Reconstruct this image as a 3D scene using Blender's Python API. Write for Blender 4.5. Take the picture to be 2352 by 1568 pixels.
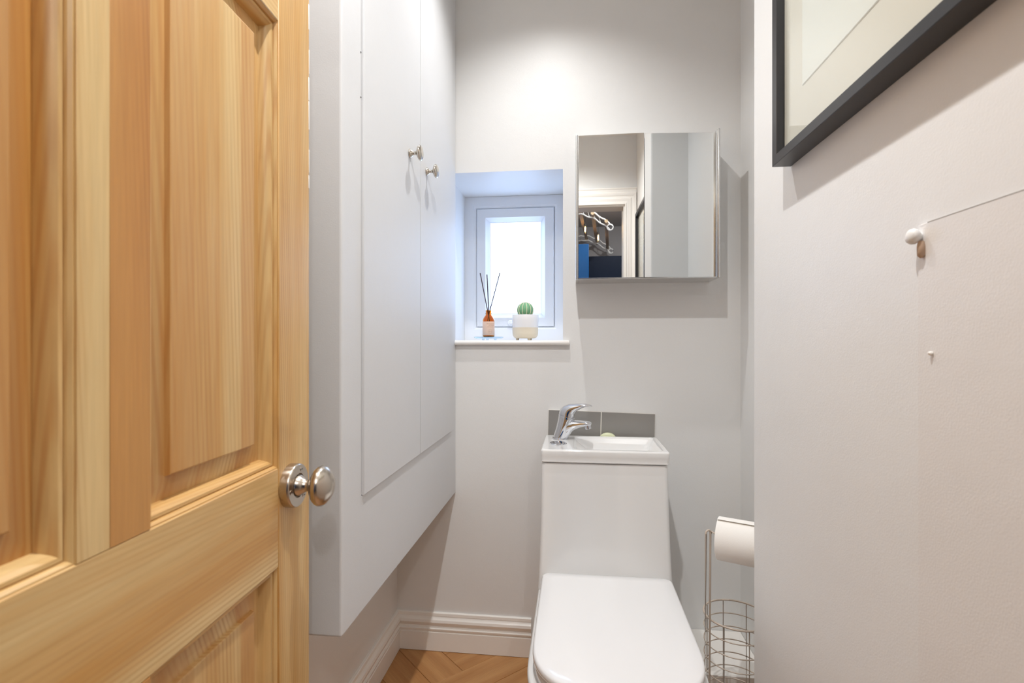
import bpy, bmesh, math, random
from mathutils import Vector, Matrix
random.seed(7)
for o in list(bpy.data.objects): bpy.data.objects.remove(o, do_unlink=True)
scene = bpy.context.scene
COL = scene.collection

# ------------------------------------------------------------------ camera, world, light, exposure
YAW = math.radians(6.8)
cd = bpy.data.cameras.new('camera'); cam = bpy.data.objects.new('camera', cd); COL.objects.link(cam)
cam.location = (0, 0, 1.1)
cam.rotation_euler = (math.pi/2, 0, YAW)
cd.sensor_width = 36; cd.lens = 1190/2352*36
cd.clip_start = 0.02; cd.clip_end = 60
cd.dof.use_dof = True; cd.dof.focus_distance = 1.45; cd.dof.aperture_fstop = 7.0
scene.camera = cam
scene.view_settings.view_transform = 'Standard'
try: scene.view_settings.look = 'None'
except Exception: pass
scene.view_settings.gamma = 1.0
scene.view_settings.use_curve_mapping = False
scene.view_settings.exposure = 0.47
try:
    scene.cycles.max_bounces = 16; scene.cycles.diffuse_bounces = 8
    scene.cycles.glossy_bounces = 6; scene.cycles.transparent_max_bounces = 12
except Exception: pass
w = bpy.data.worlds.new('sky'); scene.world = w; w.use_nodes = True
w.node_tree.nodes['Background'].inputs[0].default_value = (0.62, 0.78, 1.0, 1)
w.node_tree.nodes['Background'].inputs[1].default_value = 1.2

SPOT_W = 40.0
LIGHTS = [(-0.07, 0.516), (-0.092, 1.386)]
CEIL = 2.4
for i, (lx, ly) in enumerate(LIGHTS):
    ld = bpy.data.lights.new('downlight_lamp', 'SPOT'); lo = bpy.data.objects.new('downlight_lamp', ld)
    COL.objects.link(lo); lo.location = (lx, ly, CEIL-0.012)
    ld.energy = SPOT_W*(1.08 if i == 0 else 0.52); ld.spot_size = math.radians((148, 132)[i]); ld.spot_blend = 1.0
    ld.shadow_soft_size = 0.014; ld.color = (1.0, 0.995, 0.985)
# unseen area lamp added as soft fill behind the doorway, then the kitchen spot
ld = bpy.data.lights.new('kitchen_fill', 'AREA'); lo = bpy.data.objects.new('kitchen_fill', ld)
COL.objects.link(lo); lo.location = (0.1, -1.0, 2.36); ld.shape = 'RECTANGLE'; ld.size = 1.3; ld.size_y = 1.2
ld.energy = 11; ld.color = (1.0, 0.99, 0.98)
ld = bpy.data.lights.new('kitchen_spot_lamp', 'POINT'); lo = bpy.data.objects.new('kitchen_spot_lamp', ld)
COL.objects.link(lo); lo.location = (0.56, -1.22, 2.34); ld.energy = 13; ld.shadow_soft_size = .02; ld.color = (1.0, .98, .95)
PANE_STRENGTH = 3.6

# ------------------------------------------------------------------ helpers
def lin(c):
    return tuple(((v/255)/12.92 if v/255 <= .04045 else ((v/255+.055)/1.055)**2.4) for v in c)+(1,)

def smooth(bm, ang=35):
    bm.normal_update()
    for f in bm.faces: f.smooth = not (max(abs(c) for c in f.normal) > .99995 and f.calc_area() > 4e-5)
    a = math.radians(ang)
    for e in bm.edges:
        if len(e.link_faces) != 2 or e.calc_face_angle(0) > a: e.smooth = False

def obj(name, bm, mats, parent=None, local=False, sm=True, ang=35, recalc=True):
    if recalc: bmesh.ops.recalc_face_normals(bm, faces=bm.faces[:])
    if sm: smooth(bm, ang)
    me = bpy.data.meshes.new(name)
    if parent is not None and not local:
        off = parent.location.copy(); p = parent.parent
        while p is not None: off += p.location; p = p.parent
        bmesh.ops.translate(bm, vec=-off, verts=bm.verts[:])
    bm.to_mesh(me); bm.free()
    for m in (mats if isinstance(mats, (list, tuple)) else [mats]): me.materials.append(m)
    o = bpy.data.objects.new(name, me); COL.objects.link(o)
    if parent is not None: o.parent = parent
    return o

def tag(o, label=None, cat=None, group=None, kind=None):
    if label: o['label'] = label
    if cat: o['category'] = cat
    if group: o['group'] = group
    if kind: o['kind'] = kind
    return o

def thing(name, label, cat, loc=(0,0,0), rz=0, group=None, kind=None):
    o = bpy.data.objects.new(name, None); COL.objects.link(o)
    o.location = loc; o.rotation_euler = (0, 0, rz); o.empty_display_size = .05
    return tag(o, label, cat, group, kind)

def struct(name, bm, m, label=None, **k):
    o = obj(name, bm, m, **k); o['kind'] = 'structure'
    if label: o['label'] = label
    return o

def box(bm, lo, hi, bev=0, seg=2, mi=0):
    r = bmesh.ops.create_cube(bm, size=1)
    vs = r['verts']
    for v in vs:
        v.co = Vector([(lo[i]+hi[i])/2 + v.co[i]*(hi[i]-lo[i]) for i in range(3)])
    fs = list({f for v in vs for f in v.link_faces})
    for f in fs: f.material_index = mi
    if bev:
        es = list({e for v in vs for e in v.link_edges})
        bmesh.ops.bevel(bm, geom=es, offset=bev, segments=seg, affect='EDGES', profile=0.5)
    return bm

def nb(*a, **k):
    bm = bmesh.new()
    if a: box(bm, *a, **k)
    return bm

def bridge(bm, r1, r2, closed=True, mi=0):
    n = len(r1)
    for i in range(n if closed else n-1):
        j = (i+1) % n
        try:
            f = bm.faces.new((r1[i], r1[j], r2[j], r2[i])); f.material_index = mi
        except ValueError: pass

def loft(bm, rings, cap0=True, cap1=True, mi=0):
    R = [[bm.verts.new(p) for p in ring] for ring in rings]
    for a, b in zip(R, R[1:]): bridge(bm, a, b, mi=mi)
    if cap0: f = bm.faces.new(list(reversed(R[0]))); f.material_index = mi
    if cap1: f = bm.faces.new(R[-1]); f.material_index = mi
    return R

def frame_for(t):
    t = t.normalized(); up = Vector((0,0,1)) if abs(t.z) < .9 else Vector((1,0,0))
    a = t.cross(up).normalized(); b = a.cross(t).normalized()
    return a, b

def lathe(bm, prof, origin=(0,0,0), axis=(0,0,1), n=32, mi=0, cap=True):
    """prof: list of (r, h) along axis"""
    o = Vector(origin); t = Vector(axis).normalized(); a, b = frame_for(t)
    rings = []
    for r, h in prof:
        r = max(r, 1e-5)
        rings.append([o + t*h + a*(r*math.cos(2*math.pi*i/n)) + b*(r*math.sin(2*math.pi*i/n)) for i in range(n)])
    return loft(bm, rings, cap, cap, mi)

def tube(bm, pts, r, n=8, closed=False, cap=True, mi=0):
    pts = [Vector(p) for p in pts]; m = len(pts); rings = []
    a0 = None
    for i, p in enumerate(pts):
        if closed: t = pts[(i+1) % m]-pts[i-1]
        else: t = pts[min(i+1, m-1)]-pts[max(i-1, 0)]
        t.normalize()
        if a0 is None: a, b = frame_for(t)
        else:
            a = (a0 - t*a0.dot(t))
            if a.length < 1e-6: a, b = frame_for(t)
            a.normalize(); b = t.cross(a).normalized()
        a0 = a
        rr = r[i] if isinstance(r, (list, tuple)) else r
        rings.append([p + a*(rr*math.cos(2*math.pi*k/n)) + b*(rr*math.sin(2*math.pi*k/n)) for k in range(n)])
    if closed:
        R = [[bm.verts.new(p) for p in ring] for ring in rings]
        for i in range(m): bridge(bm, R[i], R[(i+1) % m], mi=mi)
    else: loft(bm, rings, cap, cap, mi)
    return bm

def rrect(x0, x1, y0, y1, r, z, k=6):
    pts = []
    for cx, cy, a0 in ((x1-r, y1-r, 0), (x0+r, y1-r, 90), (x0+r, y0+r, 180), (x1-r, y0+r, 270)):
        for i in range(k+1):
            a = math.radians(a0+90*i/k); pts.append(Vector((cx+r*math.cos(a), cy+r*math.sin(a), z)))
    return pts

def quad(bm, p, mi=0):
    f = bm.faces.new([bm.verts.new(q) for q in p]); f.material_index = mi; return f

# ------------------------------------------------------------------ materials
def mat(name):
    m = bpy.data.materials.new(name); m.use_nodes = True
    nt = m.node_tree; b = nt.nodes['Principled BSDF']
    return m, nt, b
def N(nt, t, **k):
    n = nt.nodes.new(t)
    for a, v in k.items(): setattr(n, a, v)
    return n
def simple(name, col, rough=.5, metal=0, spec=None, bump=None, coat=0, **k):
    m, nt, b = mat(name)
    b.inputs['Base Color'].default_value = lin(col)
    b.inputs['Roughness'].default_value = rough; b.inputs['Metallic'].default_value = metal
    if spec is not None: b.inputs['Specular IOR Level'].default_value = spec
    if coat: b.inputs['Coat Weight'].default_value = coat; b.inputs['Coat Roughness'].default_value = .04
    if bump:
        tc = N(nt, 'ShaderNodeTexCoord'); no = N(nt, 'ShaderNodeTexNoise'); bp = N(nt, 'ShaderNodeBump')
        no.inputs['Scale'].default_value = bump[0]; no.inputs['Detail'].default_value = 3
        bp.inputs['Strength'].default_value = bump[1]; bp.inputs['Distance'].default_value = bump[2]
        nt.links.new(tc.outputs['Object'], no.inputs['Vector']); nt.links.new(no.outputs[0], bp.inputs['Height'])
        nt.links.new(bp.outputs[0], b.inputs['Normal'])
    return m

def paint(name, col, rough=.42, spec=.35, brush=True, amt=1.0):
    """emulsion over plaster: fine orange-peel, slow waviness, a few nibs"""
    m, nt, b = mat(name); L = nt.links.new
    tc = N(nt, 'ShaderNodeTexCoord')
    n1 = N(nt, 'ShaderNodeTexNoise'); n1.inputs['Scale'].default_value = 420; n1.inputs['Detail'].default_value = 3
    n2 = N(nt, 'ShaderNodeTexNoise'); n2.inputs['Scale'].default_value = 7; n2.inputs['Detail'].default_value = 4
    vo = N(nt, 'ShaderNodeTexVoronoi'); vo.inputs['Scale'].default_value = 26
    for n in (n1, n2, vo): L(tc.outputs['Object'], n.inputs['Vector'])
    cr = N(nt, 'ShaderNodeMapRange'); cr.inputs[1].default_value = 0; cr.inputs[2].default_value = .055
    cr.inputs[3].default_value = 1; cr.inputs[4].default_value = 0
    L(vo.outputs['Distance'], cr.inputs[0])
    b1 = N(nt, 'ShaderNodeBump'); b1.inputs['Strength'].default_value = .16*amt; b1.inputs['Distance'].default_value = .0012
    b2 = N(nt, 'ShaderNodeBump'); b2.inputs['Strength'].default_value = .25*amt; b2.inputs['Distance'].default_value = .006
    b3 = N(nt, 'ShaderNodeBump'); b3.inputs['Strength'].default_value = .25*amt; b3.inputs['Distance'].default_value = .0006
    L(n1.outputs[0], b1.inputs['Height']); L(n2.outputs[0], b2.inputs['Height']); L(cr.outputs[0], b3.inputs['Height'])
    L(b1.outputs[0], b2.inputs['Normal']); L(b2.outputs[0], b3.inputs['Normal']); L(b3.outputs[0], b.inputs['Normal'])
    mx = N(nt, 'ShaderNodeMix', data_type='RGBA'); c = lin(col)
    mx.inputs[6].default_value = tuple(v*.97 for v in c[:3])+(1,); mx.inputs[7].default_value = c
    L(n2.outputs[0], mx.inputs[0]); L(mx.outputs[2], b.inputs['Base Color'])
    b.inputs['Roughness'].default_value = rough; b.inputs['Specular IOR Level'].default_value = spec
    return m

def wood(name, c_lo, c_mid, c_hi, axis='Z', rough=.42, scale=1.0, stave=0.0, blotch=None, ringf=1.0, coat=.15, RW=.26):
    """grain running along the given object axis, optional glued staves across local X"""
    m, nt, b = mat(name); L = nt.links.new
    tc = N(nt, 'ShaderNodeTexCoord')
    mp = N(nt, 'ShaderNodeMapping')
    s = {'Z': (1, 1, .055), 'X': (.055, 1, 1), 'Y': (1, .055, 1)}.get(axis)
    if axis in ('P', 'Q'):      # floor diagonals
        mr = N(nt, 'ShaderNodeMapping'); mr.inputs['Rotation'].default_value = (0, 0, math.radians(-45 if axis == 'P' else 45))
        L(tc.outputs['Object'], mr.inputs[0]); L(mr.outputs[0], mp.inputs[0]); s = (.07, 1, 1)
    else: L(tc.outputs['Object'], mp.inputs[0])
    mp.inputs['Scale'].default_value = s
    oi = N(nt, 'ShaderNodeObjectInfo')
    cmb = N(nt, 'ShaderNodeVectorMath', operation='MULTIPLY_ADD')
    L(oi.outputs['Random'], cmb.inputs[0]); cmb.inputs[1].default_value = (7.3, 5.1, 3.7); L(mp.outputs[0], cmb.inputs[2])
    n1 = N(nt, 'ShaderNodeTexNoise'); n1.inputs['Scale'].default_value = 16*scale; n1.inputs['Detail'].default_value = 5; n1.inputs['Roughness'].default_value = .6
    n2 = N(nt, 'ShaderNodeTexNoise'); n2.inputs['Scale'].default_value = 260*scale; n2.inputs['Detail'].default_value = 2
    L(cmb.outputs[0], n1.inputs['Vector']); L(cmb.outputs[0], n2.inputs['Vector'])
    # growth rings: distance warped by noise -> sine
    wv = N(nt, 'ShaderNodeTexWave', wave_type='BANDS', wave_profile='SIN'); wv.bands_direction = 'DIAGONAL'
    wv.inputs['Scale'].default_value = 105*scale*ringf; wv.inputs['Distortion'].default_value = 26
    wv.inputs['Detail'].default_value = 2; wv.inputs['Detail Scale'].default_value = .045
    L(cmb.outputs[0], wv.inputs['Vector'])
    r1 = N(nt, 'ShaderNodeValToRGB'); e = r1.color_ramp.elements
    e[0].position = .36; e[0].color = lin(c_mid); e[1].position = .62; e[1].color = lin(c_hi)
    L(n1.outputs[0], r1.inputs[0])
    r2 = N(nt, 'ShaderNodeValToRGB'); e = r2.color_ramp.elements
    e[0].position = .35; e[0].color = (0,0,0,1); e[1].position = .97; e[1].color = (RW,RW,RW,1)
    L(wv.outputs['Fac'], r2.inputs[0])
    n5 = N(nt, 'ShaderNodeTexNoise'); n5.inputs['Scale'].default_value = 22*scale; L(cmb.outputs[0], n5.inputs['Vector'])
    m5 = N(nt, 'ShaderNodeMapRange'); m5.inputs[1].default_value = .38; m5.inputs[2].default_value = .66; m5.inputs[4].default_value = 1.5; L(n5.outputs[0], m5.inputs[0])
    q5 = N(nt, 'ShaderNodeMath', operation='MULTIPLY'); L(r2.outputs[0], q5.inputs[0]); L(m5.outputs[0], q5.inputs[1])
    mx = N(nt, 'ShaderNodeMix', data_type='RGBA'); L(q5.outputs[0], mx.inputs[0]); L(r1.outputs[0], mx.inputs[6]); mx.inputs[7].default_value = lin(c_lo)
    mf = N(nt, 'ShaderNodeMix', data_type='RGBA', blend_type='MULTIPLY'); mf.inputs[0].default_value = .22
    L(mx.outputs[2], mf.inputs[6]); L(n2.outputs[0], mf.inputs[7])
    cur = mf.outputs[2]
    if stave:
        sx = N(nt, 'ShaderNodeSeparateXYZ'); L(tc.outputs['Object'], sx.inputs[0])
        dv = N(nt, 'ShaderNodeMath', operation='DIVIDE'); L(sx.outputs[0], dv.inputs[0]); dv.inputs[1].default_value = stave
        fl = N(nt, 'ShaderNodeMath', operation='FLOOR'); L(dv.outputs[0], fl.inputs[0])
        wn = N(nt, 'ShaderNodeTexWhiteNoise', noise_dimensions='1D'); L(fl.outputs[0], wn.inputs['W'])
        r3 = N(nt, 'ShaderNodeMapRange'); r3.inputs[3].default_value = .0; r3.inputs[4].default_value = .55; L(wn.outputs['Value'], r3.inputs[0])
        ms = N(nt, 'ShaderNodeMix', data_type='RGBA'); L(r3.outputs[0], ms.inputs[0]); L(cur, ms.inputs[6]); ms.inputs[7].default_value = lin(c_lo)
        cur = ms.outputs[2]
    if blotch:
        n3 = N(nt, 'ShaderNodeTexNoise'); n3.inputs['Scale'].default_value = 9; n3.inputs['Detail'].default_value = 4
        L(tc.outputs['Object'], n3.inputs['Vector'])
        r4 = N(nt, 'ShaderNodeMapRange'); r4.inputs[1].default_value = .6; r4.inputs[2].default_value = .85; r4.inputs[4].default_value = .35; L(n3.outputs[0], r4.inputs[0])
        mb = N(nt, 'ShaderNodeMix', data_type='RGBA'); L(r4.outputs[0], mb.inputs[0]); L(cur, mb.inputs[6]); mb.inputs[7].default_value = lin(blotch)
        cur = mb.outputs[2]
    L(cur, b.inputs['Base Color'])
    bp = N(nt, 'ShaderNodeBump'); bp.inputs['Strength'].default_value = .12; bp.inputs['Distance'].default_value = .0008
    L(n2.outputs[0], bp.inputs['Height']); L(bp.outputs[0], b.inputs['Normal'])
    b.inputs['Roughness'].default_value = rough; b.inputs['Coat Weight'].default_value = coat; b.inputs['Coat Roughness'].default_value = .3
    return m

M = {}
M['wall'] = paint('wall_paint', (229, 229, 228))
M['cupboard'] = paint('satin_paint', (213, 214, 216), rough=.5, amt=.7)
M['ceiling'] = paint('ceiling_paint', (240, 239, 237), rough=.7, spec=.2)
M['gloss'] = simple('gloss_paint', (240, 237, 232), rough=.3, bump=(60, .12, .001))
M['upvc'] = simple('white_plastic', (236, 238, 241), rough=.28)
M['sill'] = simple('sill_gloss', (240, 238, 235), rough=.25)
M['ceramic'] = simple('glazed_ceramic', (231, 231, 230), rough=.07, coat=.5)
M['seat'] = simple('seat_plastic', (233, 233, 234), rough=.12, coat=.3)
M['chrome'] = simple('chrome', (225, 227, 232), rough=.05, metal=1)
M['nickel'] = simple('brushed_nickel', (196, 186, 174), rough=.24, metal=1)
M['nickel_b'] = simple('polished_nickel', (205, 198, 188), rough=.16, metal=1)
M['mirror'] = simple('mirror_silver', (238, 240, 240), rough=.0, metal=1)
M['alu'] = simple('satin_aluminium', (214, 213, 211), rough=.22, metal=1)
M['dark'] = simple('dark_gap', (40, 36, 34), rough=.8)
M['black'] = simple('black_lacquer', (38, 38, 41), rough=.32, bump=(300, .1, .0004))
M['mat'] = simple('mount_board', (232, 228, 220), rough=.85)
M['paper'] = simple('white_paper', (240, 241, 238), rough=.85)
M['pencil'] = simple('grey_pencil', (176, 178, 180), rough=.8)
M['tissue'] = simple('tissue_paper', (246, 243, 238), rough=.95, bump=(900, .5, .0006))
M['card'] = simple('cardboard', (176, 146, 112), rough=.9)
M['wire'] = simple('beige_wire', (196, 182, 168), rough=.35)
M['tile'] = simple('grey_tile', (146, 143, 139), rough=.14, bump=(40, .05, .001))
M['grout'] = simple('grout', (226, 222, 214), rough=.9)
M['soap'] = simple('soap', (222, 226, 190), rough=.4)
M['pot_w'] = simple('pot_glaze', (238, 238, 240), rough=.2)
M['pot_b'] = simple('raw_stoneware', (226, 216, 196), rough=.75, bump=(300, .2, .0005))
M['spine'] = simple('cactus_spines', (240, 236, 205), rough=.8)
M['cactus'] = simple('cactus_skin', (122, 176, 134), rough=.6, bump=(140, .3, .0008))
M['reed'] = simple('dark_reed', (66, 48, 54), rough=.7)
M['label'] = simple('kraft_label', (222, 192, 172), rough=.8)
M['ink'] = simple('label_ink', (176, 142, 128), rough=.8)
M['fridge'] = simple('blue_gloss_unit', (12, 92, 158), rough=.25)
M['navy'] = simple('navy_unit', (4, 22, 46), rough=.5, spec=.15)
M['kwall'] = paint('kitchen_wall', (158, 156, 158), rough=.6)
M['kceil'] = simple('kitchen_ceiling', (200, 198, 196), rough=.8)
M['kfloor'] = simple('kitchen_floor', (150, 120, 92), rough=.5)
M['iron'] = simple('white_iron', (240, 240, 240), rough=.3)
M['rope'] = simple('cotton_rope', (226, 220, 206), rough=.9)
M['fix'] = simple('downlight_bezel', (240, 240, 240), rough=.3)
M['rust'] = simple('rusty_stain', (186, 160, 138), rough=.9)
P_LO, P_MID, P_HI = (178, 110, 36), (208, 157, 86), (228, 196, 138)
M['pineV'] = wood('pine_upright', P_LO, P_MID, P_HI, 'Z', blotch=(120, 84, 48))
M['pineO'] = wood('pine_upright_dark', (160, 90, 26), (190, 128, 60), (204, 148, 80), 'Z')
M['pineH'] = wood('pine_level', P_LO, P_MID, P_HI, 'X')
M['pineP'] = wood('pine_staves', P_LO, P_MID, P_HI, 'Z', stave=.043, ringf=.7)
M['slat'] = wood('slat_wood', (222, 184, 138), (236, 206, 164), (242, 216, 178), 'Y')
M['oakP'] = wood('oak_plank_a', (138, 88, 46), (178, 124, 72), (200, 150, 96), 'P', rough=.42, scale=1.5, RW=.22, coat=.05)
M['oakQ'] = wood('oak_plank_b', (138, 88, 46), (178, 124, 72), (200, 150, 96), 'Q', rough=.42, scale=1.5, RW=.22, coat=.05)

def glassmat(name, col, rough=0.0, ior=1.5, mixc=None):
    m, nt, b = mat(name)
    b.inputs['Base Color'].default_value = lin(col); b.inputs['Transmission Weight'].default_value = 1
    b.inputs['Roughness'].default_value = rough; b.inputs['IOR'].default_value = ior
    return m
M['amber'] = glassmat('amber_glass', (236, 158, 52), .02)
def thin_glass(name, col=(.97, .98, .97, 1)):
    m = bpy.data.materials.new(name); m.use_nodes = True; nt = m.node_tree; nt.nodes.clear(); L = nt.links.new
    o = N(nt, 'ShaderNodeOutputMaterial'); mx = N(nt, 'ShaderNodeMixShader'); t = N(nt, 'ShaderNodeBsdfTransparent')
    g = N(nt, 'ShaderNodeBsdfGlossy'); g.inputs['Roughness'].default_value = .0
    f = N(nt, 'ShaderNodeFresnel'); f.inputs[0].default_value = 1.45
    t.inputs[0].default_value = col
    ge = N(nt, 'ShaderNodeNewGeometry'); mr = N(nt, 'ShaderNodeMapRange')
    mr.inputs[3].default_value = 1.45; mr.inputs[4].default_value = 1/1.45
    L(ge.outputs['Backfacing'], mr.inputs[0]); L(mr.outputs[0], f.inputs[0])
    L(f.outputs[0], mx.inputs[0]); L(t.outputs[0], mx.inputs[1]); L(g.outputs[0], mx.inputs[2]); L(mx.outputs[0], o.inputs[0])
    return m
M['picglass'] = thin_glass('picture_glass'); M['trayglass'] = thin_glass('clear_glass', (.80, .90, .97, 1))
def emit(name, col, s, tex=False):
    m, nt, b = mat(name)
    b.inputs['Base Color'].default_value = lin(col); b.inputs['Emission Color'].default_value = lin(col)
    b.inputs['Emission Strength'].default_value = s; b.inputs['Roughness'].default_value = .25
    if tex:
        tc = N(nt, 'ShaderNodeTexCoord'); no = N(nt, 'ShaderNodeTexNoise'); bp = N(nt, 'ShaderNodeBump')
        no.inputs['Scale'].default_value = 160; bp.inputs['Strength'].default_value = .6; bp.inputs['Distance'].default_value = .001
        nt.links.new(tc.outputs['Object'], no.inputs['Vector']); nt.links.new(no.outputs[0], bp.inputs['Height']); nt.links.new(bp.outputs[0], b.inputs['Normal'])
    return m
M['pane'] = emit('frosted_daylit_pane', (184, 212, 255), PANE_STRENGTH, True)
M['lens'] = emit('downlight_lens', (255, 246, 232), 6)
M['filament'] = emit('glowing_filament', (255, 190, 96), 30)
M['kdisc'] = emit('kitchen_light_diffuser', (255, 232, 200), 3)

# ------------------------------------------------------------------ the setting
XL, XR, XR2, YB, YE = -0.628, 0.394, 0.549, 1.794, 1.20   # left wall, near right wall, recess wall, back wall, end of near wall
WT = 0.36                                                   # thickness of the outer wall
FZ = 0.010
# subfloor + herringbone planks
fl = struct('floor', nb((XL-.1, -.12, -.05), (XR2+.1, YB+.02, .0)), M['kfloor'], 'oak herringbone floor')
def clip(poly, a, b, c):            # keep a*x+b*y<=c
    out = []
    for i, p in enumerate(poly):
        q = poly[(i+1) % len(poly)]; dp = a*p[0]+b*p[1]-c; dq = a*q[0]+b*q[1]-c
        if dp <= 0: out.append(p)
        if dp*dq < 0:
            t = dp/(dp-dq); out.append((p[0]+(q[0]-p[0])*t, p[1]+(q[1]-p[1])*t))
    return out
PW, PN = 0.1135, 4
def plank(u0, u1, v0, v1, m):
    g = .0005
    cs = [(u0+g, v0+g), (u1-g, v0+g), (u1-g, v1-g), (u0+g, v1-g)]
    poly = [((p-q)/math.sqrt(2), (p+q)/math.sqrt(2)) for p, q in cs]
    for h in ((1, 0, XR2-.001), (-1, 0, -XL-.001), (0, 1, YB-.001), (0, -1, .118)):
        poly = clip(poly, *h)
        if len(poly) < 3: return
    ar = abs(sum(poly[i][0]*poly[(i+1) % len(poly)][1]-poly[(i+1) % len(poly)][0]*poly[i][1] for i in range(len(poly))))/2
    if ar < 2e-4: return
    cx = sum(p[0] for p in poly)/len(poly); cy = sum(p[1] for p in poly)/len(poly)
    if cx > XR and cy < YE-.0: return
    bm = bmesh.new(); ins = .985
    loft(bm, [[Vector((x, y, .0005)) for x, y in poly], [Vector((x, y, FZ-.0012)) for x, y in poly],
              [Vector((cx+(x-cx)*ins, cy+(y-cy)*ins, FZ)) for x, y in poly]])
    obj('plank', bm, m, fl, sm=False)
p0, q0 = .8195, 1.336
for k in range(-26, 27):
    for j in range(-4, 5):
        a = p0+(k+PN*j)*PW; c = q0+(k-PN*j)*PW
        plank(a, a+PN*PW, c, c+PW, M['oakP'])
        plank(a, a+PW, c+PW, c+PW+PN*PW, M['oakQ'])
struct('ceiling', nb((XL-.1, -.12, CEIL), (XR2+.1, YB+WT, CEIL+.1)), M['ceiling'])

# back wall with window opening (four blocks in one mesh, with splayed reveal faces)
WX0, WX1, WZ0, WZ1 = -.4460, -.037, 1.0865, 1.694
bm = bmesh.new()
box(bm, (XL-.1, YB, -.05), (WX0, YB+WT, CEIL)); box(bm, (WX1, YB, -.05), (XR2+.1, YB+WT, CEIL))
box(bm, (WX0, YB, -.05), (WX1, YB+WT, WZ0)); box(bm, (WX0, YB, WZ1), (WX1, YB+WT, CEIL))
struct('wall_back', bm, M['wall'], sm=False)
struct('wall_left', nb((XL-.1, 0, -.05), (XL, YB, CEIL)), M['wall'], sm=False)
bm = bmesh.new()
ring = [(XR, 0), (XR, YE-.006), (XR+.002, YE-.0015), (XR+.007, YE), (XR2, YE), (XR2, YB), (XR2+.1, YB), (XR2+.1, 0)]
loft(bm, [[Vector((x, y, -.05)) for x, y in ring], [Vector((x, y, CEIL)) for x, y in ring]])
struct('wall_right', bm, M['wall'], sm=True)
# wall with the doorway the camera stands in
DX0, DX1, DZ = -.392, .324, 1.968
bm = bmesh.new()
box(bm, (XL-.1, -.12, -.05), (DX0, 0, CEIL)); box(bm, (DX1, -.12, -.05), (XR2+.1, 0, CEIL)); box(bm, (DX0, -.12, DZ), (DX1, 0, CEIL))
struct('wall_front', bm, M['wall'], sm=False)
# door lining + architrave
bm = bmesh.new()
box(bm, (DX0-.001, -.13, 0.0), (DX0+.012, -.002, DZ)); box(bm, (DX1-.012, -.13, 0), (DX1+.001, -.002, DZ)); box(bm, (DX0+.0122, -.1295, DZ-.014), (DX1-.0122, -.0025, DZ-.0002))
struct('trim_1', bm, M['gloss'], 'white painted door lining', sm=False)
prof = [(-.004, .0), (-.004, .012), (.004, .014), (.006, .009), (.016, .010), (.024, .018), (.030, .019), (.036, .012), (.046, .012), (.056, .020), (.064, .022), (.070, .016), (.086, .016), (.092, .020), (.098, .018), (.098, .0)]
bm = bmesh.new(); rings = []
for o_, d in prof:
    oR = min(o_, .0690)
    rings.append([Vector((DX0-o_, d+.0005, FZ)), Vector((DX0-o_, d+.0005, DZ+o_)), Vector((DX1+oR, d+.0005, DZ+o_)), Vector((DX1+oR, d+.0005, FZ))])
R = [[bm.verts.new(p) for p in r] for r in rings]
for a, b in zip(R, R[1:]): bridge(bm, a, b, closed=False)
struct('trim_2', bm, M['gloss'], 'white moulded architrave round the doorway', ang=50)

# skirting boards
SK = [(0, .0155), (.064, .0155), (.0645, .0125), (.070, .013), (.073, .0165), (.0775, .017), (.0785, .0115), (.086, .0105), (.092, .0155), (.100, .0175), (.108, .0155), (.1115, .0115), (.114, .010), (.118, .008), (.1195, .0095), (.1285, .0085), (.130, .006), (.1302, 0), (0, 0)]
def skirt(name, pts_fn, label):
    bm = bmesh.new(); R = [[bm.verts.new(p) for p in pts_fn(z+FZ+.0015, d)] for z, d in SK]
    for i in range(len(R)): bridge(bm, R[i], R[(i+1) % len(R)], closed=False)
    for s in (0, -1):
        bm.faces.new([r[s] for r in R])
    return struct(name, bm, M['gloss'], label, ang=28)
skirt('baseboard_back', lambda z, d: [Vector((-.146, YB-d, z)), Vector((XL+d, YB-d, z))], 'white moulded skirting along the back wall, left of the toilet')
skirt('baseboard_left', lambda z, d: [Vector((XL+d, YB-d, z)), Vector((XL+d, .03, z))], 'white moulded skirting along the left wall')
skirt('baseboard_right', lambda z, d: [Vector((XR-d, .03, z)), Vector((XR-d, YE-.01, z))], 'white moulded skirting along the near right wall')
# low boxing across the back of the recess
struct('trim_3', nb((.283, 1.551, FZ), (XR2-.0005, YB-.0005, .1395), .002), M['gloss'], 'low white painted pipe boxing at the foot of the back wall')
# slightly proud board patched into the right wall
M['board'] = paint('board_paint', (228, 226, 224))
tb = struct('trim_4', nb((XR-.0030, .022, .16), (XR+.001, .6435, 1.2325), .0006, 1), M['board'], 'painted-over board slightly proud of the right wall')
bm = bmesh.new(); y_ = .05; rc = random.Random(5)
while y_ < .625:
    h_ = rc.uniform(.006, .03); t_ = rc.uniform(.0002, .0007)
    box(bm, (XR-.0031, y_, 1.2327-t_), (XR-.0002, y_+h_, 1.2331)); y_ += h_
obj('crack', bm, simple('crack_filler', (160, 156, 152), .8), tb, sm=False)

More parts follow.
